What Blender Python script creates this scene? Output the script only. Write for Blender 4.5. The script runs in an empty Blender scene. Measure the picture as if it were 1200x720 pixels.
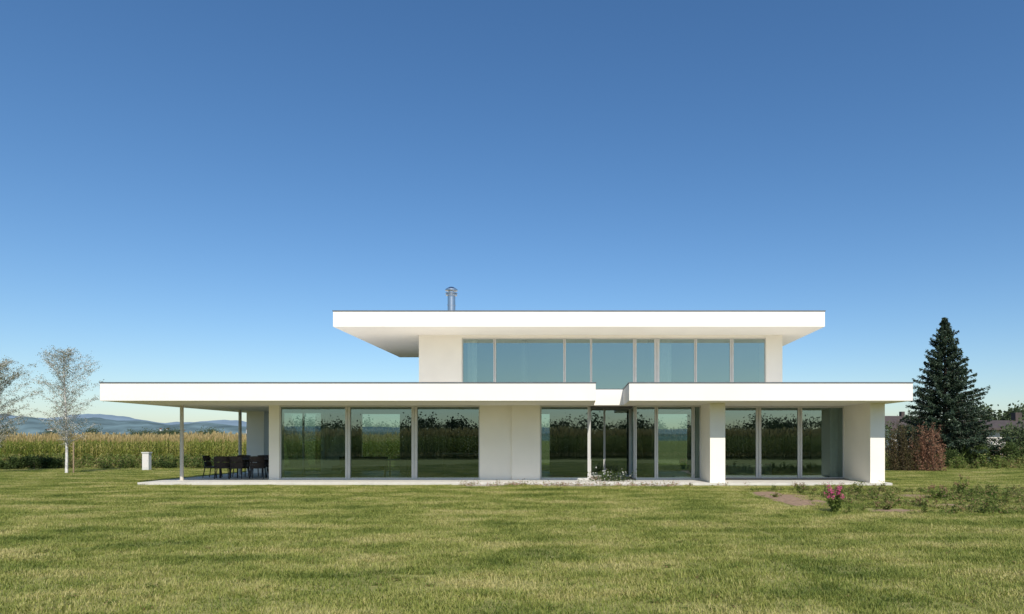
import bpy, bmesh, math, random
import numpy as np
from mathutils import Vector, Matrix, noise
random.seed(7); rng=np.random.default_rng(7)
S=bpy.context.scene
COL=S.collection
F=800.0; CX=680.0; HY=516.0; EYE=1.6
def PX(px,D): return (px-CX)*D/F
def PZ(py,D): return EYE+(HY-py)*D/F
# ---------------------------------------------------------------- materials
def newmat(name):
    m=bpy.data.materials.new(name); m.use_nodes=True
    nt=m.node_tree; nt.nodes.clear()
    o=nt.nodes.new('ShaderNodeOutputMaterial'); return m,nt,o
def N(nt,t,**k):
    n=nt.nodes.new(t)
    for a,b in k.items(): setattr(n,a,b)
    return n
def ramp(nt,stops):
    r=N(nt,'ShaderNodeValToRGB'); e=r.color_ramp.elements
    e[0].position,e[0].color=stops[0][0],(*stops[0][1],1)
    e[1].position,e[1].color=stops[-1][0],(*stops[-1][1],1)
    for p,c in stops[1:-1]:
        x=e.new(p); x.color=(*c,1)
    return r
def simple(name,c,rough=.7,var=.08,scale=3.0,metal=0,bump=0,bscale=80,spec=.3):
    m,nt,o=newmat(name)
    b=N(nt,'ShaderNodeBsdfPrincipled'); b.inputs['Roughness'].default_value=rough
    b.inputs['Metallic'].default_value=metal; b.inputs['Specular IOR Level'].default_value=spec
    g=N(nt,'ShaderNodeNewGeometry')
    n=N(nt,'ShaderNodeTexNoise'); n.inputs['Scale'].default_value=scale; n.inputs['Detail'].default_value=6
    nt.links.new(g.outputs['Position'],n.inputs['Vector'])
    lo=tuple(x*(1-var) for x in c); hi=tuple(min(1,x*(1+var)) for x in c)
    r=ramp(nt,[(.3,lo),(.7,hi)])
    nt.links.new(n.outputs['Fac'],r.inputs['Fac']); nt.links.new(r.outputs['Color'],b.inputs['Base Color'])
    if bump:
        n2=N(nt,'ShaderNodeTexNoise'); n2.inputs['Scale'].default_value=bscale; n2.inputs['Detail'].default_value=3
        nt.links.new(g.outputs['Position'],n2.inputs['Vector'])
        bp=N(nt,'ShaderNodeBump'); bp.inputs['Strength'].default_value=bump; bp.inputs['Distance'].default_value=.01
        nt.links.new(n2.outputs['Fac'],bp.inputs['Height']); nt.links.new(bp.outputs['Normal'],b.inputs['Normal'])
    nt.links.new(b.outputs[0],o.inputs[0]); return m
def leafmat(name,cols,trans=.35,wscale=.35,rough=.6,spec=.2,stretch=(1,1,1),wamp=1.6):
    """random-per-leaf + world-noise coloured foliage"""
    m,nt,o=newmat(name)
    g=N(nt,'ShaderNodeNewGeometry'); oi=N(nt,'ShaderNodeObjectInfo')
    mp=N(nt,'ShaderNodeVectorMath',operation='MULTIPLY'); mp.inputs[1].default_value=stretch; nt.links.new(g.outputs['Position'],mp.inputs[0])
    n=N(nt,'ShaderNodeTexNoise'); n.inputs['Scale'].default_value=wscale; n.inputs['Detail'].default_value=7; n.inputs['Roughness'].default_value=.62
    nt.links.new(mp.outputs[0],n.inputs['Vector'])
    a=N(nt,'ShaderNodeMath',operation='MULTIPLY'); a.inputs[1].default_value=.45
    nt.links.new(g.outputs['Random Per Island'],a.inputs[0])
    b=N(nt,'ShaderNodeMath',operation='MULTIPLY_ADD'); b.inputs[1].default_value=wamp; b.inputs[2].default_value=.3-wamp/2
    nt.links.new(n.outputs['Fac'],b.inputs[0])
    s=N(nt,'ShaderNodeMath',operation='ADD'); nt.links.new(a.outputs[0],s.inputs[0]); nt.links.new(b.outputs[0],s.inputs[1])
    s2=N(nt,'ShaderNodeMath',operation='MULTIPLY_ADD'); s2.inputs[1].default_value=.08
    nt.links.new(oi.outputs['Random'],s2.inputs[0]); nt.links.new(s.outputs[0],s2.inputs[2])
    k=len(cols); r=ramp(nt,[(.1+.8*i/(k-1),c) for i,c in enumerate(cols)])
    nt.links.new(s2.outputs[0],r.inputs['Fac'])
    p=N(nt,'ShaderNodeBsdfPrincipled'); p.inputs['Roughness'].default_value=rough; p.inputs['Specular IOR Level'].default_value=spec
    t=N(nt,'ShaderNodeBsdfTranslucent'); mx=N(nt,'ShaderNodeMixShader'); mx.inputs[0].default_value=trans
    nt.links.new(r.outputs['Color'],p.inputs['Base Color']); nt.links.new(r.outputs['Color'],t.inputs['Color'])
    nt.links.new(p.outputs[0],mx.inputs[1]); nt.links.new(t.outputs[0],mx.inputs[2]); nt.links.new(mx.outputs[0],o.inputs[0])
    return m
M={}
M['plaster']=simple('white_render',(.88,.83,.73),.85,.03,1.2,bump=.15,bscale=180)
M['fascia']=simple('white_fascia_render',(.83,.795,.73),.8,.03,.8,bump=.08,bscale=160)
M['trim']=simple('roof_edge_metal',(.16,.165,.17),.45,.1,4,metal=.6)
M['frame']=simple('window_frame_aluminium',(.58,.57,.54),.4,.04,4,metal=.15)
M['concrete']=simple('pale_concrete',(.55,.53,.48),.8,.10,2.5,bump=.2,bscale=60)
M['steel']=simple('stainless_steel',(.55,.56,.58),.28,.05,6,metal=1)
M['floor']=simple('oak_floor',(.17,.125,.085),.45,.15,3)
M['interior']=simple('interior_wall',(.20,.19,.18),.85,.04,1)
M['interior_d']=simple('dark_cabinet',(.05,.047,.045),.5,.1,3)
M['post']=simple('painted_steel_post',(.58,.54,.47),.45,.04,5)
M['furn']=simple('dark_brown_wicker',(.035,.026,.022),.6,.3,60)
M['soil']=simple('dry_soil',(.27,.185,.12),.95,.35,9,bump=.8,bscale=40)
M['gravel']=simple('gravel',(.36,.33,.28),.9,.35,45,bump=1,bscale=60)
M['bark']=simple('brown_bark',(.09,.065,.045),.9,.3,12,bump=.8,bscale=40)
M['birchbark']=simple('birch_bark',(.62,.60,.56),.8,.35,7,bump=.4)
M['wood']=simple('timber',(.30,.22,.14),.8,.2,8)
M['roof_tile']=simple('roof_tiles',(.075,.06,.055),.8,.25,3,bump=.6,bscale=10)
M['roof_red']=simple('roof_tiles_brown',(.12,.075,.055),.8,.25,3,bump=.6,bscale=10)
M['housewall']=simple('house_wall',(.66,.64,.60),.85,.05,.6)
M['winglass']=simple('window_dark',(.03,.035,.04),.1,.1,2,spec=.6)
M['greybox']=simple('grey_plastic',(.6,.6,.56),.6,.05,4)
M['curtain']=simple('curtain',(.55,.55,.52),.9,.06,6)

def glass(name,tint,gl,fac0,fac1):
    m,nt,o=newmat(name)
    t=N(nt,'ShaderNodeBsdfTransparent'); t.inputs[0].default_value=(*tint,1)
    g=N(nt,'ShaderNodeBsdfGlossy'); g.inputs['Color'].default_value=(*gl,1); g.inputs['Roughness'].default_value=.0
    lw=N(nt,'ShaderNodeLayerWeight'); lw.inputs['Blend'].default_value=.35
    mr=N(nt,'ShaderNodeMapRange'); mr.inputs['To Min'].default_value=fac0; mr.inputs['To Max'].default_value=fac1
    nt.links.new(lw.outputs['Facing'],mr.inputs['Value'])
    ge=N(nt,'ShaderNodeNewGeometry')
    n=N(nt,'ShaderNodeTexNoise'); n.inputs['Scale'].default_value=.7; n.inputs['Detail'].default_value=1
    nt.links.new(ge.outputs['Position'],n.inputs['Vector'])
    bp=N(nt,'ShaderNodeBump'); bp.inputs['Strength'].default_value=.25; bp.inputs['Distance'].default_value=.006
    nt.links.new(n.outputs['Fac'],bp.inputs['Height']); nt.links.new(bp.outputs['Normal'],g.inputs['Normal'])
    mx=N(nt,'ShaderNodeMixShader'); nt.links.new(mr.outputs[0],mx.inputs[0])
    nt.links.new(t.outputs[0],mx.inputs[1]); nt.links.new(g.outputs[0],mx.inputs[2]); nt.links.new(mx.outputs[0],o.inputs[0])
    return m
M['glass']=glass('coated_glass',(.40,.51,.48),(.54,.72,.71),.25,.9)
M['glass_up']=glass('coated_glass_sky',(.50,.60,.56),(.66,.84,.80),.34,.9)
M['glass_side']=glass('clear_glass',(.62,.70,.67),(.7,.85,.85),.10,.8)
# ---------------------------------------------------------------- helpers
def empty(name,loc=(0,0,0)):
    e=bpy.data.objects.new(name,None); e.location=loc; COL.objects.link(e); return e
def mkobj(name,verts,faces,mats,parent=None,midx=None,smooth=False):
    me=bpy.data.meshes.new(name); me.from_pydata([tuple(v) for v in verts],[],[tuple(f) for f in faces])
    for m in (mats if isinstance(mats,(list,tuple)) else [mats]): me.materials.append(m)
    if midx is not None: me.polygons.foreach_set('material_index',np.array(midx,dtype=np.int32))
    if smooth: me.polygons.foreach_set('use_smooth',[True]*len(me.polygons))
    me.update(); o=bpy.data.objects.new(name,me); COL.objects.link(o)
    if parent: o.parent=parent
    return o
class MB:
    def __init__(s): s.v=[];s.f=[];s.m=[]
    def box(s,x0,x1,y0,y1,z0,z1,mi=0):
        b=len(s.v); s.v+=[(x0,y0,z0),(x1,y0,z0),(x1,y1,z0),(x0,y1,z0),(x0,y0,z1),(x1,y0,z1),(x1,y1,z1),(x0,y1,z1)]
        s.f+=[(b,b+3,b+2,b+1),(b+4,b+5,b+6,b+7),(b,b+1,b+5,b+4),(b+1,b+2,b+6,b+5),(b+2,b+3,b+7,b+6),(b+3,b,b+4,b+7)]; s.m+=[mi]*6
    def tube(s,pts,rad,n=6,mi=0,cap=True):
        b=len(s.v); k=len(pts); pts=[Vector(p) for p in pts]
        for i,p in enumerate(pts):
            d=(pts[min(i+1,k-1)]-pts[max(i-1,0)]).normalized()
            a=d.cross(Vector((0,0,1)) if abs(d.z)<.9 else Vector((1,0,0))).normalized(); c=d.cross(a)
            for j in range(n):
                t=2*math.pi*j/n; s.v.append(tuple(p+(a*math.cos(t)+c*math.sin(t))*rad[i]))
        for i in range(k-1):
            for j in range(n):
                s.f.append((b+i*n+j,b+i*n+(j+1)%n,b+(i+1)*n+(j+1)%n,b+(i+1)*n+j)); s.m.append(mi)
        if cap:
            s.f.append(tuple(b+j for j in range(n))[::-1]); s.m.append(mi)
            s.f.append(tuple(b+(k-1)*n+j for j in range(n))); s.m.append(mi)
    def quad(s,a,b_,c,d,mi=0):
        b=len(s.v); s.v+=[tuple(a),tuple(b_),tuple(c),tuple(d)]; s.f.append((b,b+1,b+2,b+3)); s.m.append(mi)
    def leaf(s,p,size,mi=0,asp=.6,dirv=None):
        d=Vector(dirv) if dirv is not None else Vector((random.gauss(0,1),random.gauss(0,1),random.gauss(0,1)))
        if d.length<1e-4: d=Vector((1,0,0))
        d.normalize(); u=d.cross(Vector((random.gauss(0,1),random.gauss(0,1),random.gauss(0,1)))).normalized()
        p=Vector(p); h=size*.5; w=size*asp*.5
        s.quad(p-d*h,p+u*w,p+d*h,p-u*w,mi)
    def obj(s,name,mats,parent=None,smooth=False): return mkobj(name,s.v,s.f,mats,parent,s.m,smooth)
def box(name,x0,x1,y0,y1,z0,z1,mat,parent,bev=0):
    b=MB(); b.box(x0,x1,y0,y1,z0,z1); o=b.obj(name,mat,parent)
    if bev:
        md=o.modifiers.new('b','BEVEL'); md.width=bev; md.segments=2; md.limit_method='ANGLE'
    return o
def extr(name,poly,z0,z1,mat,parent,bev=0):
    n=len(poly); v=[(x,y,z0) for x,y in poly]+[(x,y,z1) for x,y in poly]
    f=[tuple(range(n))[::-1],tuple(range(n,2*n))]+[(i,(i+1)%n,n+(i+1)%n,n+i) for i in range(n)]
    o=mkobj(name,v,f,mat,parent)
    if bev:
        md=o.modifiers.new('b','BEVEL'); md.width=bev; md.segments=2; md.limit_method='ANGLE'
    return o
def scatter(name,protos,pts,rots,scl,idx=None):
    col=bpy.data.collections.new(name+'_parts')
    for p in protos:
        for c in list(p.users_collection): c.objects.unlink(p)
        col.objects.link(p)
    n=len(pts); me=bpy.data.meshes.new(name); me.from_pydata([tuple(p) for p in pts],[],[])
    a=me.attributes.new('rot','FLOAT_VECTOR','POINT'); a.data.foreach_set('vector',np.array(rots,dtype=np.float32).ravel())
    a=me.attributes.new('scl','FLOAT','POINT'); a.data.foreach_set('value',np.array(scl,dtype=np.float32))
    a=me.attributes.new('idx','INT','POINT'); a.data.foreach_set('value',np.array(idx if idx is not None else rng.integers(0,len(protos),n),dtype=np.int32))
    o=bpy.data.objects.new(name,me); COL.objects.link(o)
    t=bpy.data.node_groups.new(name,'GeometryNodeTree')
    t.interface.new_socket('Geometry',in_out='INPUT',socket_type='NodeSocketGeometry')
    t.interface.new_socket('Geometry',in_out='OUTPUT',socket_type='NodeSocketGeometry')
    gi=t.nodes.new('NodeGroupInput'); go=t.nodes.new('NodeGroupOutput')
    ip=t.nodes.new('GeometryNodeInstanceOnPoints'); ci=t.nodes.new('GeometryNodeCollectionInfo')
    ci.inputs['Collection'].default_value=col; ci.inputs['Separate Children'].default_value=True; ci.inputs['Reset Children'].default_value=True
    ip.inputs['Pick Instance'].default_value=True
    def na(nm,ty):
        x=t.nodes.new('GeometryNodeInputNamedAttribute'); x.data_type=ty; x.inputs['Name'].default_value=nm; return x.outputs[0]
    t.links.new(gi.outputs[0],ip.inputs['Points']); t.links.new(ci.outputs[0],ip.inputs['Instance'])
    t.links.new(na('idx','INT'),ip.inputs['Instance Index']); t.links.new(na('rot','FLOAT_VECTOR'),ip.inputs['Rotation'])
    t.links.new(na('scl','FLOAT'),ip.inputs['Scale']); t.links.new(ip.outputs[0],go.inputs[0])
    md=o.modifiers.new('scatter','NODES'); md.node_group=t
    return o
# ---------------------------------------------------------------- ground
m,nt,o=newmat('lawn_ground')
g=N(nt,'ShaderNodeNewGeometry')
n1=N(nt,'ShaderNodeTexNoise'); n1.inputs['Scale'].default_value=.5; n1.inputs['Detail'].default_value=8; n1.inputs['Roughness'].default_value=.65
n2=N(nt,'ShaderNodeTexNoise'); n2.inputs['Scale'].default_value=14; n2.inputs['Detail'].default_value=6; n2.inputs['Roughness'].default_value=.7
for n in (n1,n2): nt.links.new(g.outputs['Position'],n.inputs['Vector'])
ad=N(nt,'ShaderNodeMath',operation='ADD'); nt.links.new(n1.outputs[0],ad.inputs[0]); nt.links.new(n2.outputs[0],ad.inputs[1])
dv=N(nt,'ShaderNodeMath',operation='MULTIPLY'); dv.inputs[1].default_value=.5; nt.links.new(ad.outputs[0],dv.inputs[0])
r=ramp(nt,[(.36,(.12,.125,.04)),(.5,(.24,.24,.08)),(.64,(.36,.33,.15))]); nt.links.new(dv.outputs[0],r.inputs[0])
b=N(nt,'ShaderNodeBsdfPrincipled'); b.inputs['Roughness'].default_value=.95; b.inputs['Specular IOR Level'].default_value=.1
nt.links.new(r.outputs[0],b.inputs['Base Color'])
bp=N(nt,'ShaderNodeBump'); bp.inputs['Strength'].default_value=.6; bp.inputs['Distance'].default_value=.03
nt.links.new(n2.outputs[0],bp.inputs['Height']); nt.links.new(bp.outputs[0],b.inputs['Normal']); nt.links.new(b.outputs[0],o.inputs[0])
M['ground']=m
G=6000
mkobj('ground',[(-G,-G,0),(G,-G,0),(G,G,0),(-G,G,0)],[(0,1,2,3)],M['ground'])
# lawn blades
M['blade']=leafmat('grass_blade',[(.095,.14,.022),(.21,.26,.05),(.35,.37,.09),(.56,.50,.21)],.40,.75,.5,.3,(.7,1.2,1),2.3)
def patch(k,size=1.25,n=2300,h=.045,w=.0045):
    b=MB()
    for i in range(n):
        x=random.uniform(-size/2,size/2); y=random.uniform(-size/2,size/2)
        c=noise.noise(Vector((x*3.3+k*9,y*3.3,k)))+.6*noise.noise(Vector((x*11+k*9,y*11,k)))
        hh=h*random.uniform(.45,1.3)*(1+.7*c); a=random.uniform(0,6.283); l=random.uniform(.3,1.5)*hh
        dx,dy=math.cos(a)*l,math.sin(a)*l; ww=w*random.uniform(.6,1.4); ux,uy=-math.sin(a)*ww,math.cos(a)*ww
        q=len(b.v); b.v+=[(x-ux,y-uy,0),(x+ux,y+uy,0),(x+dx*.45+ux*.7,y+dy*.45+uy*.7,hh*.65),(x+dx*.45-ux*.7,y+dy*.45-uy*.7,hh*.65),(x+dx,y+dy,hh)]
        b.f+=[(q,q+1,q+2,q+3),(q+3,q+2,q+4)]; b.m+=[0,0]
    return b.obj('grass_tuft_%d'%k,M['blade'])
near=[patch(k,1.25,3400,.042,.0035) for k in range(5)]
pts=[];rots=[];sc=[]
def inhouse(x,y): return (-15.9<x<11.3 and y>24.0 and y<34)
soilp=[(5.75,18.5,.7,2.7),(7.15,15.3,.65,.5),(8.9,16.6,.7,.5),(9.5,19.5,1.3,.6)]
def insoil(x,y): return any(((x-a)/c)**2+((y-b_)/d)**2<1 for a,b_,c,d in soilp)
y=4.6
while y<46:
    x0=PX(-40,y+1); x1=PX(1240,y+1)
    x=x0
    while x<x1:
        px,py=x+random.uniform(-.2,.2),y+random.uniform(-.2,.2)
        if not inhouse(px,py+.55) and not insoil(px,py):
            hv=1+.28*noise.noise(Vector((px*.45,py*.6,9)))
            pts.append((px,py,0)); rots.append((0,0,random.choice([0,1,2,3])*math.pi/2+random.uniform(-.3,.3))); sc.append(random.uniform(.88,1.15)*hv if hv>1 else random.uniform(.88,1.1))
        x+=1.0
    y+=1.0
scatter('lawn_grass',near,pts,rots,sc)
# ---------------------------------------------------------------- HOUSE
H=empty('modern_house')
FR=22.96; ZC=2.92; ZT=3.52
FY=26.0
extr('lower_roof',[(-16.16,FR),(.52,FR),(.52,25.9),(1.64,25.9),(1.64,FR),(11.19,FR),(11.19,33.3),(-16.16,33.3)],ZC,ZT,M['fascia'],H,.012)
tb=MB()
for x0,x1,y0,y1 in [(-16.18,.54,FR-.02,FR+.1),(1.62,11.21,FR-.02,FR+.1),(-16.18,-16.06,FR+.1,33.3),(11.09,11.21,FR+.1,33.3),(.44,.54,FR+.1,25.9),(1.62,1.72,FR+.1,25.9),(.44,1.72,25.9,26.0)]:
    tb.box(x0,x1,y0,y1,ZT,ZT+.03)
tb.obj('lower_roof_edge_trim',M['trim'],H)
UR=26.5; ZU=6.0
box('upper_roof',-9.6,9.5,UR,36.3,ZU,6.6,M['fascia'],H,.012)
tb=MB()
for x0,x1,y0,y1 in [(-9.62,9.52,UR-.02,UR+.1),(-9.62,-9.52,UR+.1,36.3),(9.42,9.52,UR+.1,36.3)]: tb.box(x0,x1,y0,y1,6.6,6.635)
tb.obj('upper_roof_edge_trim',M['trim'],H)
extr('terrace',[(-15.8,24.35),(3.9,24.35),(3.9,24.05),(11.0,24.05),(11.0,33.4),(-15.8,33.4)],0.0,.09,M['concrete'],H,.01)
box('interior_floor',-11.7,10.3,26.15,32.9,.092,.11,M['floor'],H)
box('wall_corner_west',-11.86,-11.47,FY,26.45,.09,ZC,M['plaster'],H)
box('wall_mid',-3.83,-2.6,FY,26.35,.09,ZC,M['plaster'],H)
box('wall_mid_proud',-2.6,-1.53,FY-.10,26.35,.09,ZC,M['plaster'],H,.006)
box('fin_wall_centre',4.6,5.14,24.2,27.2,.09,ZC,M['plaster'],H,.006)
box('fin_wall_east',10.28,10.8,24.2,32.9,.09,ZC,M['plaster'],H,.006)
box('wall_west_rear',-11.86,-11.5,31.2,32.9,.09,ZC,M['plaster'],H)
rb=MB()
for x0,x1 in [(-11.86,-10.6),(-8.2,-3.0),(-.6,3.4),(5.6,10.8)]: rb.box(x0,x1,32.9,33.2,.09,ZC)
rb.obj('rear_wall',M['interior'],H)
ib=MB()
ib.box(-3.7,-3.5,26.4,32.9,.11,ZC); ib.box(3.0,3.2,28.6,32.9,.11,ZC); ib.box(5.15,5.3,27.2,32.9,.11,ZC)
ib.box(5.3,10.28,30.4,30.6,.11,ZC); ib.box(-1.4,.3,31.2,31.4,.11,ZC)
ib.box(-8.3,-6.2,31.4,31.6,.11,ZC)
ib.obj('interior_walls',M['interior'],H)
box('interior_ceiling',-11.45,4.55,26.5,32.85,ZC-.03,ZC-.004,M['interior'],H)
st=MB(); st.quad((-11.5,30.2,.11),(-10.6,30.2,.11),(-10.0,30.2,ZC-.05),(-10.5,30.2,ZC-.05)); st.obj('stair_parapet',M['curtain'],H)
kb=MB()
kb.box(-6.1,-4.0,30.4,31.1,.11,.98,0); kb.box(-6.2,-3.9,30.35,31.15,.98,1.03,1); kb.box(-6.15,-3.9,32.3,32.85,.11,2.5,0)
kb.obj('kitchen',[M['interior_d'],M['curtain']],H)
kb=MB(); kb.box(-10.2,-8.2,28.0,28.9,.35,.55,0); kb.box(-10.2,-8.2,28.9,29.1,.35,.9,0); kb.box(-7.9,-6.9,27.4,28.2,.78,.82,0)
for x in(-7.85,-6.95):
    for y in (27.45,28.15): kb.box(x-.03,x+.03,y-.03,y+.03,.11,.78,0)
kb.obj('living_furniture',[M['interior_d']],H)
# pendant lamps (unlit) above the kitchen island
kb=MB()
for x in (-5.6,-4.9): kb.tube([(x,30.7,ZC-.05),(x,30.7,2.05)],[.008,.008],5); kb.tube([(x,30.7,2.07),(x,30.7,1.85)],[.05,.16],14)
kb.obj('pendant_lamps',[M['interior_d']],H)
kb=MB(); kb.box(6.2,8.2,29.2,30.3,.11,.55,0); kb.box(6.2,8.2,30.3,30.39,.11,1.1,1); kb.obj('bedroom_bed',[M['curtain'],M['interior_d']],H)
def curtain(name,x0,x1,y,z0,z1):
    n=int((x1-x0)/.05); v=[];f=[]
    for i in range(n+1):
        x=x0+(x1-x0)*i/n; yy=y+.04*math.sin(i*1.3)+.015*math.sin(i*.7)
        v+=[(x,yy,z0),(x,yy,z1)]
    for i in range(n): f.append((2*i,2*i+2,2*i+3,2*i+1))
    mkobj(name,v,f,M['curtain'],H,smooth=True)
curtain('curtain_a',9.85,10.2,26.95,.12,ZC-.02); curtain('curtain_b',5.35,5.6,26.95,.12,ZC-.02)
curtain('curtain_c',3.3,3.9,29.2,3.6,5.98); curtain('curtain_d',-4.8,-4.4,29.1,3.6,5.98)
def window(name,y,z0,z1,edges,fw=.075,gmat='glass',dep=.09):
    fb=MB(); gb=MB()
    X0=edges[0][0]; X1=edges[-1][1]
    fb.box(X0,X1,y,y+dep,z1-.06,z1-.001); fb.box(X0,X1,y,y+dep,z0+.001,z0+.06)
    zz0,zz1=z0+.06,z1-.06
    fb.box(X0,X0+fw*.6,y,y+dep,zz0,zz1); fb.box(X1-fw*.6,X1,y,y+dep,zz0,zz1)
    for a,b_ in zip(edges[:-1],edges[1:]):
        c0,c1=a[1],b_[0]
        mid=(c0+c1)/2
        fb.box(c0,mid-.008,y,y+dep,zz0,zz1); fb.box(mid+.008,c1,y-.02,y+dep,zz0,zz1); fb.box(mid-.008,mid+.008,y+.03,y+dep,zz0,zz1)
    for a,b_ in edges: gb.quad((a,y+.05,zz0),(b_,y+.05,zz0),(b_,y+.05,zz1),(a,y+.05,zz1))
    fb.obj(name+'_frame',M['frame'],H); gb.obj(name+'_glass',M[gmat],H)
window('west_windows',FY+.05,.09,ZC,[(-11.47,-8.97),(-8.78,-6.44),(-6.22,-3.83)])
window('centre_window',FY+.05,.09,ZC,[(-1.53,.325)])
window('centre_east_windows',FY+.05,.09,ZC,[(2.11,2.84),(2.97,4.25),(4.36,4.6)])
window('east_windows',26.6,.09,ZC,[(5.14,PX(886,26.6)),(PX(892,26.6),PX(935,26.6)),(PX(940,26.6),10.28)])
window('niche_back',28.0,.09,ZC,[(.40,.95),(1.03,2.04)])
def sidewin(name,x,y0,y1,z0,z1,splits=()):
    fb=MB(); gb=MB(); ys=[y0]+list(splits)+[y1]
    fb.box(x-.035,x+.035,y0,y1,z1-.06,z1-.001); fb.box(x-.035,x+.035,y0,y1,z0+.001,z0+.06)
    for yy in ys: fb.box(x-.035,x+.035,yy-.035,yy+.035,z0+.06,z1-.06)
    gb.quad((x,y0,z0+.06),(x,y1,z0+.06),(x,y1,z1-.06),(x,y0,z1-.06))
    fb.obj(name+'_frame',M['frame'],H); gb.obj(name+'_glass',M['glass_side'],H)
sidewin('niche_west',.36,26.2,27.95,.09,ZC); sidewin('niche_east',2.075,26.2,27.95,.09,ZC)
sidewin('west_side_glazing',-11.68,26.5,31.15,.09,ZC,(28.8,))
for i,(x0,x1) in enumerate([(-10.6,-8.2),(-3.0,-.6),(3.4,5.6)]):
    window('rear_window_%d'%i,33.0,.09,ZC,[(x0,x1)],gmat='glass_side')
UY=28.6
def U(p): return PX(p,UY)
box('upper_wall_west',-6.76,U(541),UY,29.0,ZT,ZU,M['plaster'],H)
box('upper_wall_east',U(898),8.47,UY,29.0,ZT,ZU,M['plaster'],H)
box('upper_lintel',U(541),U(898),UY+.005,28.95,5.90,ZU,M['plaster'],H)
box('upper_sill',U(541),U(898),UY+.005,28.95,ZT,3.68,M['plaster'],H)
box('upper_side_west',-6.76,-6.46,29.0,34.8,ZT,ZU,M['plaster'],H)
box('upper_side_east',8.17,8.47,29.0,34.8,ZT,ZU,M['plaster'],H)
rb=MB()
for x0,x1 in [(-6.76,-4),(-2,2.5),(4.5,8.47)]: rb.box(x0,x1,34.8,35.1,ZT,ZU)
rb.obj('upper_rear_wall',M['plaster'],H)
ib=MB(); ib.box(-6.46,8.17,31.2,31.35,ZT,ZU); ib.box(-2.5,-2.35,29.2,31.2,ZT,ZU); ib.box(3.05,3.2,29.2,31.2,ZT,ZU); ib.obj('upper_interior_walls',M['interior'],H)
window('upper_windows',UY+.06,3.68,5.90,[(U(541),U(578)),(U(581),U(660)),(U(663),U(691.5)),(U(694),U(742)),(U(746),U(767)),(U(773),U(814)),(U(817),U(856)),(U(860),U(898))],fw=.07,gmat='glass_up')
def post(name,x,y):
    b=MB(); b.tube([(x,y,.085),(x,y,ZC)],[.065,.065],16); b.box(x-.11,x+.11,y-.11,y+.11,.09,.102); b.obj(name,M['post'],H)
post('porch_column_front',-15.0,25.7); post('porch_column_rear',-15.0,30.1)
box('store_wall',-15.35,-14.55,31.4,33.2,.09,ZC,M['plaster'],H)
b=MB(); cx,cy=-5.66,30.0
b.tube([(cx,cy,6.5),(cx,cy,7.95)],[.17,.17],20); b.tube([(cx,cy,7.0),(cx,cy,7.05)],[.185,.185],20); b.tube([(cx,cy,7.5),(cx,cy,7.55)],[.185,.185],20)
b.tube([(cx,cy,7.95),(cx,cy,7.99)],[.25,.25],20); b.tube([(cx,cy,8.0),(cx,cy,8.16)],[.13,.13],20); b.tube([(cx,cy,8.16),(cx,cy,8.22),(cx,cy,8.32)],[.27,.27,.1],20)
b.tube([(cx,cy,8.03),(cx,cy,8.06)],[.26,.26],20)
b.obj('steel_chimney',M['steel'],H)
# ---------------------------------------------------------------- terrace furniture
b=MB(); b.box(-1.1,1.1,-.45,.45,.71,.745)
for x in(-1.0,1.0):
    for y in(-.38,.38): b.box(x-.03,x+.03,y-.03,y+.03,0,.71)
b.box(-1.0,1.0,-.02,.02,.62,.70)
t=b.obj('dining_table',M['furn']); t.location=(-13.35,27.6,.09)
def chair(name,x,y,rot):
    b=MB(); b.box(-.25,.25,-.24,.24,.40,.455)
    for sx in(-.22,.22):
        b.tube([(sx*1.12,-.25,0),(sx,-.2,.40)],[.016,.02],6); b.tube([(sx*1.12,.28,0),(sx,.2,.40)],[.016,.02],6)
        b.tube([(sx*1.15,-.2,.43),(sx*1.2,-.22,.64),(sx*1.2,.1,.66),(sx*1.1,.26,.80)],[.016]*4,6)
    n=9; 
    for i in range(n):
        a0=-1+2*i/n; a1=-1+2*(i+1)/n
        for z0,z1,lean in [(.455,.64,.0),(.66,.86,.05)]:
            ya=.27-.09*a0*a0; yb=.27-.09*a1*a1
            b.quad((a0*.27,ya+lean,z0),(a1*.265,yb+lean,z0),(a1*.27,yb+lean+.05,z1),(a0*.27,ya+lean+.05,z1))
    b.tube([(-.27,.25,.86),(-.13,.35,.87),(0,.38,.875),(.13,.35,.87),(.27,.25,.86)],[.014]*5,6)
    o=b.obj(name,M['furn']); o.location=(x,y,.09); o.rotation_euler=(0,0,rot)
for i,(x,y,r_) in enumerate([(-14.1,26.9,math.pi+.35),(-13.4,26.85,math.pi-.1),(-12.7,26.9,math.pi+.25),(-14.05,28.3,.1),(-13.3,28.35,-.12),(-12.65,28.3,.05),(-14.85,27.6,math.pi/2)]):
    chair('patio_chair' if i==0 else 'patio_chair.%03d'%i,x,y,r_)
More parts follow.
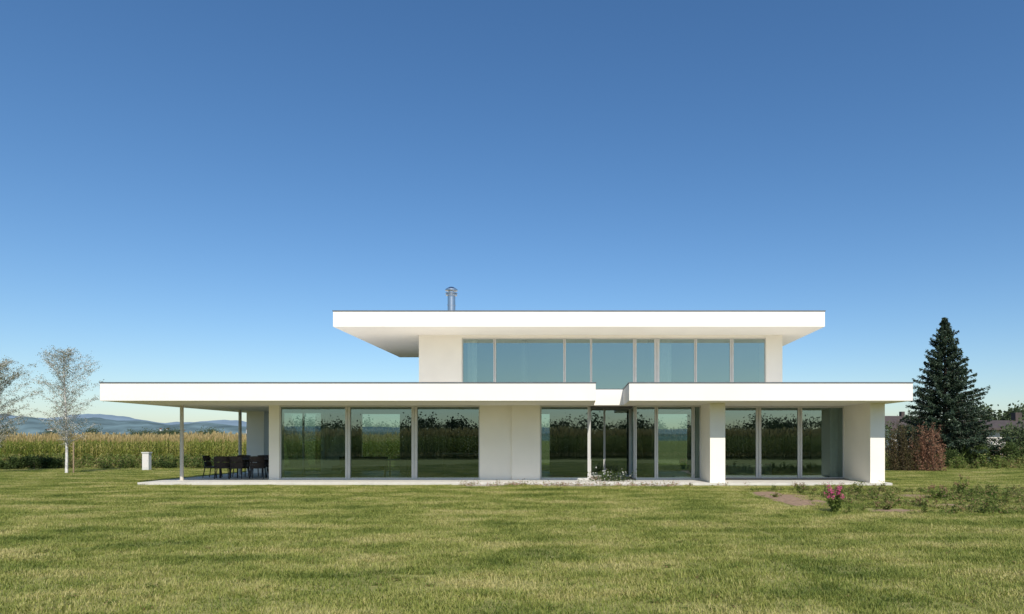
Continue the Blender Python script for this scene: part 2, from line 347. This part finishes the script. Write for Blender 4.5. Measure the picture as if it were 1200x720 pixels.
# ---------------------------------------------------------------- planting along facade
M['weed']=leafmat('weed_leaf',[(.06,.095,.018),(.12,.175,.035),(.20,.25,.06),(.36,.32,.13)],.35,.8)
M['drypl']=leafmat('dry_plant',[(.13,.12,.04),(.26,.17,.09),(.42,.22,.16)],.3,2)
M['pink']=leafmat('pink_petal',[(.50,.05,.17),(.72,.14,.32)],.3,6)
M['shrub']=leafmat('shrub_leaf',[(.025,.042,.012),(.05,.08,.02),(.10,.14,.036)],.25,1)
extr('gravel_strip',[(-4.0,23.75),(3.6,23.75),(3.6,24.34),(-4.0,24.34)],-.05,.012,M['gravel'],None)
b=MB()
for i in range(110):
    x=random.uniform(-4.4,3.4) if i<75 else random.uniform(-4.4,10.6); y=random.uniform(23.6,24.2) if x<3.8 else random.uniform(23.5,23.9); hh=random.uniform(.05,.17)
    for j in range(26): b.leaf((x+random.gauss(0,.07),y+random.gauss(0,.05),abs(random.gauss(hh*.5,hh*.4))),random.uniform(.03,.07),random.choice([0,1,1]),.45)
b.obj('flower_bed',[M['weed'],M['drypl']])
b=MB()
for i in range(900):
    x=random.gauss(0,.38); y=random.gauss(0,.25); z=abs(random.gauss(.12,.16)); b.leaf((x,y,z),random.uniform(.05,.09),0 if random.random()>.12 else 1,.5)
for i in range(16):
    x,y=random.gauss(0,.3),random.gauss(0,.2); b.tube([(x,y,0),(x*1.3,y*1.3,.4)],[.006,.003],4,0)
o=b.obj('niche_shrub',[M['shrub'],M['curtain']]); o.location=(1.15,25.3,.09)
def flowerbush(name,loc,n,W_,H_,petal):
    b=MB()
    for i in range(n):
        a=random.uniform(0,6.28); l=random.uniform(.05,W_); hh=random.uniform(.55,1)*H_
        tip=Vector((math.cos(a)*l,math.sin(a)*l,hh)); b.tube([(tip.x*.2,tip.y*.2,0),(tip.x*.6,tip.y*.6,hh*.55),tuple(tip)],[.006,.005,.003],4,0)
        for j in range(22):
            t_=random.uniform(.1,.95); p=Vector((tip.x*t_,tip.y*t_,hh*t_))+Vector((random.gauss(0,.03),random.gauss(0,.03),random.gauss(0,.02))); b.leaf(p,random.uniform(.05,.09),0,.4)
        if i<n*.75:
            for j in range(22): b.leaf(tip+Vector((random.gauss(0,.024),random.gauss(0,.024),random.gauss(0,.03))),.03,1,.8)
    o=b.obj(name,[M['weed'],petal]); o.location=loc
flowerbush('pink_flower_bush',(5.6,15.0,0),28,.26,.62,M['pink'])
flowerbush('dry_flower_plant',(8.1,16.0,0),9,.22,.22,M['drypl'])
flowerbush('dry_flower_plant.001',(7.0,15.6,0),9,.26,.18,M['drypl'])
flowerbush('dry_flower_plant.002',(10.9,19.6,0),12,.3,.6,M['drypl'])
flowerbush('dry_flower_plant.003',(9.6,18.4,0),10,.25,.4,M['drypl'])
flowerbush('dry_flower_plant.004',(6.6,20.4,0),10,.25,.3,M['drypl'])
for k,(a,bb,c,d) in enumerate(soilp):
    n=40; v=[(a,bb,.03)]
    for i in range(n):
        t_=6.2832*i/n; q=1+.28*noise.noise(Vector((math.cos(t_)*1.7+k*5,math.sin(t_)*1.7,2)))+random.uniform(-.05,.05)
        v.append((a+math.cos(t_)*c*q,bb+math.sin(t_)*d*q,.006))
    mkobj('soil_patch' if k==0 else 'soil_patch.%03d'%k,v,[(0,1+i,1+(i+1)%n) for i in range(n)],M['soil'])
def weedproto(k,h,spread,n,mats):
    b=MB()
    for i in range(9):
        a=random.uniform(0,6.28); l=random.uniform(0,spread); hh=h*random.uniform(.4,1)
        tip=Vector((math.cos(a)*l,math.sin(a)*l,hh)); b.tube([(tip.x*.3,tip.y*.3,0),tuple(tip)],[.004,.002],3,0)
        for j in range(n): 
            t_=random.uniform(.05,1); b.leaf(Vector((tip.x*t_,tip.y*t_,hh*t_))+Vector((random.gauss(0,.035),random.gauss(0,.035),random.gauss(0,.015))),random.uniform(.03,.08),0 if random.random()<.85 else 1,.4)
    return b.obj('weed_clump_%d'%k,mats)
protos=[weedproto(0,.16,.14,18,[M['weed'],M['drypl']]),weedproto(1,.24,.12,18,[M['weed'],M['drypl']]),weedproto(2,.10,.2,16,[M['weed'],M['drypl']]),weedproto(3,.42,.12,22,[M['weed'],M['drypl']])]
pts=[];rots=[];sc=[];idx=[]
while len(pts)<850:
    x=random.uniform(4.9,15.5); y=random.uniform(14.6,21.6)
    d=noise.noise(Vector((x*.6,y*.8,3)))
    lim=5.2+max(0,(18-y))*.15
    if x<lim or d<-.2 or (insoil(x,y) and random.random()>.05): continue
    if y<17.4 and x<6.8 and random.random()<.85: continue
    pts.append((x,y,0)); rots.append((0,0,random.uniform(0,6.28))); sc.append(random.uniform(.45,1.15)); idx.append(random.choices([0,1,2,3],[4,2,5,.9])[0])
for i in range(1500):
    s_=random.random()
    if s_<.7: x=random.uniform(-42,-9); y=random.uniform(38,44.5)
    else: x=random.uniform(15,34); y=random.uniform(37,46)
    pts.append((x,y,0)); rots.append((0,0,random.uniform(0,6.28))); sc.append(random.uniform(.8,2.2)); idx.append(random.choice([0,1,3]))
for i in range(420):
    y=random.uniform(6,24); x=random.uniform(PX(0,y),PX(1200,y)); pts.append((x,y,0)); rots.append((0,0,random.uniform(0,6.28))); sc.append(random.uniform(.3,.5)); idx.append(2)
scatter('weeds',protos,pts,rots,sc,idx)
# ---------------------------------------------------------------- corn
M['corn']=leafmat('corn_leaf',[(.06,.10,.014),(.14,.20,.032),(.27,.30,.06),(.46,.40,.14)],.4,.35,stretch=(1.6,1,1.2),wamp=1.9)
M['tassel']=leafmat('corn_tassel',[(.44,.33,.14),(.62,.49,.24)],.3,1)
def cornplant(k,H_=2.0):
    b=MB(); b.tube([(0,0,0),(0,0,H_*.55),(.01,0,H_*.92)],[.016,.014,.008],4,0,False)
    for i in range(11):
        z=.25+i*(H_*.8-.25)/11; a=i*math.pi+random.uniform(-.6,.6); L=random.uniform(.45,.75); w=random.uniform(.03,.045)
        prev=None
        for s_ in range(5):
            t_=s_/4; r_=L*t_*.8; zz=z+L*(.75*t_-1.0*t_*t_); ww=w*(1-t_*.9)*(.6+.6*min(1,t_*4))
            p=Vector((math.cos(a)*r_,math.sin(a)*r_,zz)); u=Vector((-math.sin(a),math.cos(a),0))*ww
            if prev: 
                q=len(b.v)
                b.v+=[tuple(prev[0]),tuple(prev[1]),tuple(p+u),tuple(p-u)]; b.f.append((q,q+1,q+2,q+3)); b.m.append(0 if i>1 else 1)
            prev=(p-u,p+u)
    for i in range(8):
        a=random.uniform(0,6.28); l=random.uniform(.02,.13); h0=H_*.88
        p0=Vector((0,0,h0)); p1=Vector((math.cos(a)*l,math.sin(a)*l,H_*random.uniform(.98,1.07))); u=Vector((-math.sin(a),math.cos(a),0))*.011
        b.quad(p0-u,p0+u,p1+u,p1-u,1)
    return b.obj('corn_plant_%d'%k,[M['corn'],M['tassel']])
cp=[cornplant(k) for k in range(5)]
pts=[];rots=[];sc=[]
def cornfield(x0,x1,y0,y1,ds,h0):
    y=y0
    while y<y1:
        x=x0
        while x<x1:
            pts.append((x+random.uniform(-.08,.08),y+random.uniform(-.08,.08),0)); rots.append((random.uniform(-.07,.07),random.uniform(-.07,.07),random.uniform(0,6.28)))
            sc.append(h0*random.uniform(.84,1.1)*(1+.09*noise.noise(Vector((x*.3,y*.2,0))))); x+=ds
        y+=.75 if y<y0+8 else 1.5
cornfield(-75,-6,45,75,.22,.94)
o1=scatter('corn_field',cp,pts,rots,sc)
cp2=[cornplant(k+5) for k in range(3)]
pts=[];rots=[];sc=[]
cornfield(-32,32,-16,-3.5,.24,1.2)
scatter('corn_field.001',cp2,pts,rots,sc)
# ---------------------------------------------------------------- trees
M['birchleaf']=leafmat('birch_leaf',[(.12,.13,.065),(.22,.22,.13),(.36,.34,.23)],.3,2)
def birch(name,loc,H_,W,nleaf,seed,nb=46,lsz=1.0):
    random.seed(seed); T=empty(name,loc); b=MB(); lf=MB()
    lean=random.uniform(-.05,.05)
    tr=[(lean*H_*t_*t_,0.02*math.sin(t_*6),H_*t_) for t_ in [0,.15,.3,.5,.7,.85,1]]
    b.tube(tr,[.065,.055,.048,.036,.024,.014,.005],8)
    for i in range(nb):
        t_=.22+.76*i/nb; z=H_*t_; a=i*2.4+random.uniform(-.4,.4)
        L=W*.5*(math.sin(math.pi*min(1,(t_-.10)*1.05))**.6)*random.uniform(.65,1.15)*(1.0 if t_<.8 else .8)
        p0=Vector((lean*H_*t_*t_,0,z)); P=[p0]; d=Vector((math.cos(a),math.sin(a),random.uniform(.9,1.5))).normalized()
        for s_ in range(5):
            d=(d+Vector((random.gauss(0,.09),random.gauss(0,.09),-.10))).normalized(); P.append(P[-1]+d*L*.3)
        b.tube(P,[.015*(1.15-t_),.012*(1.1-t_)+.002,.008*(1.1-t_)+.002,.005,.0035,.002],4,0,False)
        for s_ in range(1,6):
            for tw in range(5):
                q=P[s_]+(P[s_-1]-P[s_])*random.random(); dd=Vector((random.gauss(0,1),random.gauss(0,1),random.uniform(-.4,1.1))).normalized()*random.uniform(.15,.38)
                b.tube([q,q+dd*.5,q+dd+Vector((0,0,-.03))],[.0045,.0035,.002],3,0,False)
                for j in range(nleaf):
                    r_=random.random(); lf.leaf(q+dd*r_+Vector((random.gauss(0,.05),random.gauss(0,.05),random.gauss(-.02,.05))),random.uniform(.03,.055)*lsz,0,.75)
    b.obj('trunk_and_branches',[M['birchbark'],M['bark']],T); lf.obj('leaves',M['birchleaf'],T)
    return T
birch('birch_tree',(PX(78,32.8),32.8,0),5.85,2.8,8,3,56)
birch('birch_tree.001',(PX(-6,33.2),33.2,0),5.3,3.1,11,5,54,1.1)
b=MB()
b.tube([(PX(88,32.6),32.5,0),(PX(88,32.6),32.5,1.5)],[.03,.03],8); b.tube([(PX(70,32.6),33.1,0),(PX(70,32.6),33.1,1.4)],[.03,.03],8)
b.tube([(PX(88,32.6),32.5,1.3),(PX(78,32.8),32.8,1.32),(PX(70,32.6),33.1,1.3)],[.012]*3,5)
b.obj('tree_stakes',M['wood'])
M['spruce']=leafmat('spruce_needles',[(.012,.026,.014),(.028,.05,.028),(.068,.105,.058)],.12,.9,.55,.3)
random.seed(11)
T=empty('spruce_tree',(PX(1107,44),44,0)); b=MB(); lf=MB(); HS=9.5
b.tube([(0,0,0),(0,0,4),(.03,0,8),(0,0,HS)],[.17,.12,.05,.01],8)
z=.5
while z<HS-.08:
    t_=(z-.5)/(HS-.5); R=3.55*(1-t_)**1.0*(1 if t_>.1 else .86+t_*1.4)*(1+.12*noise.noise(Vector((z*1.3,3,1))))+.08
    nb=int(6+9*(1-t_)); ph=random.uniform(0,6.28)
    for i in range(nb):
        a=ph+6.283*i/nb+random.gauss(0,.2)
        r_=max(.10,R*random.uniform(.62,1.14)*(1+.2*noise.noise(Vector((math.cos(a)*1.5,math.sin(a)*1.5,z*.9))))); up=.75*t_-.12; zo=random.gauss(0,.07)
        P=[]
        for s_ in range(7):
            u=s_/6; P.append(Vector((math.cos(a)*r_*u,math.sin(a)*r_*u,z+zo+r_*(up*u-.26*u*u+.24*u*u*u)+random.gauss(0,.01))))
        b.tube(P,[.03*(1-t_)+.006]+[.012*(1-k/7)+.003 for k in range(6)],4,0,False)
        nt_=int(9+r_*20)
        for j in range(nt_):
            u=random.uniform(.10,1)**.75*6; k=min(5,int(u)); q=P[k]+(P[k+1]-P[k])*(u-k)
            side=random.choice([-1,1]); tl=(.08+.38*r_/3)*(1.12-u/6.6)*random.uniform(.5,1.2)
            sd=Vector((-math.sin(a)*side+math.cos(a)*.9,math.cos(a)*side+math.sin(a)*.9,random.uniform(-.55,.15))).normalized()
            for w_ in range(3):
                c=q+sd*tl*(w_+.3)/2.4; lf.leaf(c+Vector((0,0,random.gauss(-.04,.05))),random.uniform(.12,.22),0,.34,sd+Vector((random.gauss(0,.5),random.gauss(0,.5),random.gauss(-.2,.5))))
    z+=random.uniform(.15,.23)*(1-.3*t_)
b.obj('trunk_and_branches',M['bark'],T); lf.obj('needles',M['spruce'],T)
def clumps(b,c,r,n,ls,mi=0,ncl=None):
    ncl=ncl or max(8,int(n/60)); c=Vector(c); r=Vector(r)
    for i in range(ncl):
        d=Vector((random.gauss(0,1),random.gauss(0,1),random.gauss(0,1))).normalized()*random.uniform(.45,1)**.5
        cc=c+Vector((d.x*r.x,d.y*r.y,d.z*r.z)); cr=min(r)*random.uniform(.18,.4)
        for j in range(n//ncl): b.leaf(cc+Vector((random.gauss(0,cr),random.gauss(0,cr),random.gauss(0,cr))),ls*random.uniform(.6,1.3),mi,.65)
M['rust']=leafmat('rust_leaf',[(.12,.055,.035),(.24,.12,.075),(.34,.20,.12)],.25,2)
M['hedge']=leafmat('hedge_leaf',[(.03,.034,.014),(.075,.065,.026),(.15,.105,.05)],.25,1.5)
def stemshrub(name,x0,x1,y0,h,nst,nlf,mat):
    b=MB()
    for i in range(nst):
        x=random.uniform(x0,x1); y=y0+random.gauss(0,.22); hh=h*random.uniform(.5,1.12)*(1+.35*noise.noise(Vector((x*2.2,1,0))))
        tip=Vector((x+random.gauss(0,.18),y+random.gauss(0,.16),hh)); bs=Vector((x*.85+.15*(x0+x1)/2,y,0))
        b.tube([bs,bs.lerp(tip,.5)+Vector((random.gauss(0,.04),0,0)),tip],[.012,.008,.003],4,1,False)
        for j in range(nlf):
            t_=random.uniform(.03,1); p=bs.lerp(tip,t_); s_=.11*(1.1-t_)+.03
            b.leaf(p+Vector((random.gauss(0,s_),random.gauss(0,s_),random.gauss(0,.05))),random.uniform(.05,.10),0,.5)
    b.obj(name,[mat,M['bark']])
stemshrub('garden_hedge',16.0,17.5,35.4,2.15,70,140,M['hedge'])
stemshrub('rust_coloured_shrub',17.3,18.65,35.1,2.2,48,130,M['rust'])
for k,(px,D,w_,h_) in enumerate([(1116,40,.75,1.0),(1132,42,.6,1.2),(1150,42,.7,1.35),(1165,43,.6,1.2),(1183,41,.7,1.45),(1200,42,.8,1.3),(1098,39,.5,.8),(12,37,1.0,.6),(40,37.5,1.1,.7),(62,38,.8,.55)]):
    b=MB(); x=PX(px,D); b.tube([(0,0,0),(0,0,h_*.6)],[.04,.02],6,1); clumps(b,(0,0,h_*.52),(w_*.55,w_*.5,h_*.46),3200,.08,0,40)
    o=b.obj('garden_shrub' if k==0 else 'garden_shrub.%03d'%k,[M['shrub'],M['bark']]); o.location=(x,D,0)
b=MB()
for i in range(60):
    x=random.uniform(-24,-14); y=38.5+random.gauss(0,.5); hh=random.uniform(.3,.75); clumps(b,(x,y,hh*.45),(.35,.3,hh*.5),220,.09,0,6)
b.obj('low_shrub_row',[M['shrub']])
b=MB(); b.box(-.17,.17,-.12,.12,0,.92); b.box(-.2,.2,-.15,.15,.92,.97); b.box(-.15,.15,-.125,-.12,.15,.85,1); b.box(.1,.12,-.14,-.125,.5,.6,1)
o=b.obj('utility_box',[M['greybox'],M['housewall']]); o.location=(PX(172,36),36,0)
# ---------------------------------------------------------------- right: fence & neighbours
b=MB()
x=19.2
while x<44:
    b.box(x-.04,x+.04,47.96,48.04,0,1.15)
    x+=2.0
b.box(19.2,44,47.99,48.01,1.02,1.08); b.box(19.2,44,47.99,48.01,.5,.56)
x=19.3
while x<44: b.box(x-.03,x+.03,47.96,47.985,.12,1.05); x+=.17
b.obj('garden_fence',M['wood'])
def gable(name,x,y,w,d,h,rh,roofm,rot=0):
    T=empty(name,(x,y,0)); T.rotation_euler=(0,0,rot)
    b=MB(); b.box(-w/2,w/2,-d/2,d/2,0,h)
    q=len(b.v); b.v+=[(-w/2,-d/2,h),(-w/2,d/2,h),(-w/2,0,h+rh-.05),(w/2,-d/2,h),(w/2,d/2,h),(w/2,0,h+rh-.05)]; b.f+=[(q,q+2,q+1),(q+3,q+4,q+5)]; b.m+=[0,0]
    b.obj('walls',M['housewall'],T)
    o=.6; s_=rh/(d/2); r_=MB()
    for sg in(-1,1):
        A=[(-w/2-o,sg*(d/2+o),h-o*s_),(w/2+o,sg*(d/2+o),h-o*s_),(w/2+o,0,h+rh),(-w/2-o,0,h+rh)]
        B=[(a,b_,c+.2) for a,b_,c in A]; q=len(r_.v); r_.v+=A+B
        r_.f+=[(q,q+1,q+2,q+3),(q+4,q+5,q+6,q+7),(q,q+1,q+5,q+4),(q+1,q+2,q+6,q+5),(q+2,q+3,q+7,q+6),(q+3,q,q+4,q+7)]; r_.m+=[0]*6
    r_.box(w*.2,w*.2+.6,-.3,.3,h+rh*.6,h+rh+.9)
    r_.obj('roof',roofm,T)
    wn=MB(); k=int(w/2.6)
    for i in range(k):
        for zf in ([1.0] if h<3.6 else [1.0,3.8]):
            xx=-w/2+w*(i+.5)/k
            wn.box(xx-.6,xx+.6,-d/2-.03,-d/2+.02,zf,zf+1.35,0); wn.box(xx-.68,xx+.68,-d/2-.06,-d/2-.031,zf-.08,zf,1); wn.box(xx-.03,xx+.03,-d/2-.05,-d/2-.031,zf,zf+1.35,1)
    wn.obj('windows',[M['winglass'],M['housewall']],T)
gable('neighbour_house',PX(1046,110),110,7,9,3.3,2.0,M['roof_tile'],.2)
gable('neighbour_house.001',PX(1232,95),95,10,10,3.3,2.2,M['roof_tile'],-.25)
gable('neighbour_house.002',PX(1165,62),62,9,5,2.6,.6,M['roof_tile'],.05)
# ---------------------------------------------------------------- distant trees
M['far']=leafmat('distant_foliage',[(.03,.05,.025),(.06,.085,.035),(.10,.13,.055)],.2,.05)
b=MB(); random.seed(21)
def ftree(x,y,h,w,n=900):
    b.tube([(x,y,0),(x,y,h*.5)],[w*.05,w*.03],5,1,False); clumps(b,(x,y,h*.55),(w*.5,w*.5,h*.45),n,h*.085,0,26)
for i in range(55): D=random.uniform(250,420); ftree(PX(random.uniform(-200,340),D),D,random.uniform(4,7)*D/330,random.uniform(5,9))
for i in range(34): D=random.uniform(70,88); ftree(PX(random.uniform(1125,1330),D),D,random.uniform(3.4,5.4),random.uniform(3,5))
for i in range(18): D=random.uniform(95,105) if i<6 else random.uniform(120,170); ftree(PX(random.uniform(1030,1330),D),D,random.uniform(3.5,5.6),random.uniform(4,7))
for i in range(9): D=random.uniform(52,57); ftree(PX(random.choice([1118,1128,1190,1205,1230])+random.uniform(-6,6),D),D,random.uniform(2.0,3.0),random.uniform(2,3))
for i in range(95): ftree(-150+i*3.2+random.uniform(-2,2),random.uniform(-125,-105),random.uniform(4,6.8),random.uniform(6,9),1200)
b.obj('distant_trees',[M['far'],M['bark']])
# ---------------------------------------------------------------- hills
def hills(name,D0,prof,col,seed):
    xs=np.linspace(-300,1500,260); v=[];f=[]; rows=14
    for j in range(rows):
        tt=j/(rows-1); D=D0*(1-.18+.36*tt); bell=math.sin(math.pi*tt)**1.2 if 0<tt<1 else 0
        for xp in xs:
            yv=np.interp(xp,[p[0] for p in prof],[p[1] for p in prof])
            h=(HY-yv)*D0/F; X=(xp-CX)*D0/F*(D/D0)
            nz=1+.13*noise.noise(Vector((xp*.02,tt*2,seed)))+.05*noise.noise(Vector((xp*.09,tt*6,seed)))
            v.append((X,D,h*bell*nz-2))
    n=len(xs)
    for j in range(rows-1):
        for i in range(n-1): f.append((j*n+i,j*n+i+1,(j+1)*n+i+1,(j+1)*n+i))
    mkobj(name,v,f,col,smooth=True)
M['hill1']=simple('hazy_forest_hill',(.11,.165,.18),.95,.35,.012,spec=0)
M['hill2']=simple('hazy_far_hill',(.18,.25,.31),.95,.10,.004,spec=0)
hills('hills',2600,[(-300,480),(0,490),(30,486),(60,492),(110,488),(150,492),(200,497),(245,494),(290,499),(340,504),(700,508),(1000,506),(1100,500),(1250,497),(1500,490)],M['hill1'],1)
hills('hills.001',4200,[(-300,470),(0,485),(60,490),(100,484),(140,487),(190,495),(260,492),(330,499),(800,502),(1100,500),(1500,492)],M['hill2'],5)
b=MB(); random.seed(4)
for i in range(26):
    D=2330+random.uniform(-40,40); px=random.choice([random.gauss(205,14),random.gauss(25,14),random.uniform(0,300)]); z=random.uniform(18,36); x=PX(px,D); w_=random.uniform(7,13)
    b.box(x-w_/2,x+w_/2,D,D+10,z-14,z+4,0); q=len(b.v); b.v+=[(x-w_/2-1,D-1,z+4),(x+w_/2+1,D-1,z+4),(x+w_/2+1,D+5,z+8),(x-w_/2-1,D+5,z+8)]; b.f.append((q,q+1,q+2,q+3)); b.m.append(1)
b.obj('distant_village',[M['housewall'],M['roof_red']])
# ---------------------------------------------------------------- light
el=math.radians(44.5); sh=Vector((.22,-1,0)).normalized(); sv=Vector((sh.x*math.cos(el),sh.y*math.cos(el),math.sin(el)))
L=bpy.data.lights.new('sun','SUN'); L.energy=4.8; L.angle=math.radians(.53); L.color=(1,.935,.84)
lo=bpy.data.objects.new('sun',L); lo.rotation_euler=sv.to_track_quat('Z','Y').to_euler(); lo.location=(0,-20,40); COL.objects.link(lo)
W=bpy.data.worlds.new('World'); S.world=W; W.use_nodes=True; nt=W.node_tree
bg=nt.nodes['Background']; sk=nt.nodes.new('ShaderNodeTexSky'); sk.sky_type='NISHITA'; sk.sun_disc=False
sk.sun_elevation=el; sk.sun_rotation=math.atan2(sh.x,sh.y); sk.air_density=1.0; sk.dust_density=.7; sk.ozone_density=3.8; sk.altitude=100
hs=nt.nodes.new('ShaderNodeHueSaturation'); hs.inputs['Saturation'].default_value=1.18
nt.links.new(sk.outputs[0],hs.inputs['Color']); nt.links.new(hs.outputs[0],bg.inputs[0]); bg.inputs[1].default_value=.13
# ---------------------------------------------------------------- camera
c=bpy.data.cameras.new('camera'); c.lens=24; c.sensor_width=36; c.shift_x=-80/1200; c.shift_y=156/1200; c.clip_end=20000; c.clip_start=.1
co=bpy.data.objects.new('camera',c); co.location=(0,0,EYE); co.rotation_euler=(math.radians(90),0,0); COL.objects.link(co); S.camera=co
S.view_settings.view_transform='Standard'; S.view_settings.look='None'; S.view_settings.exposure=0
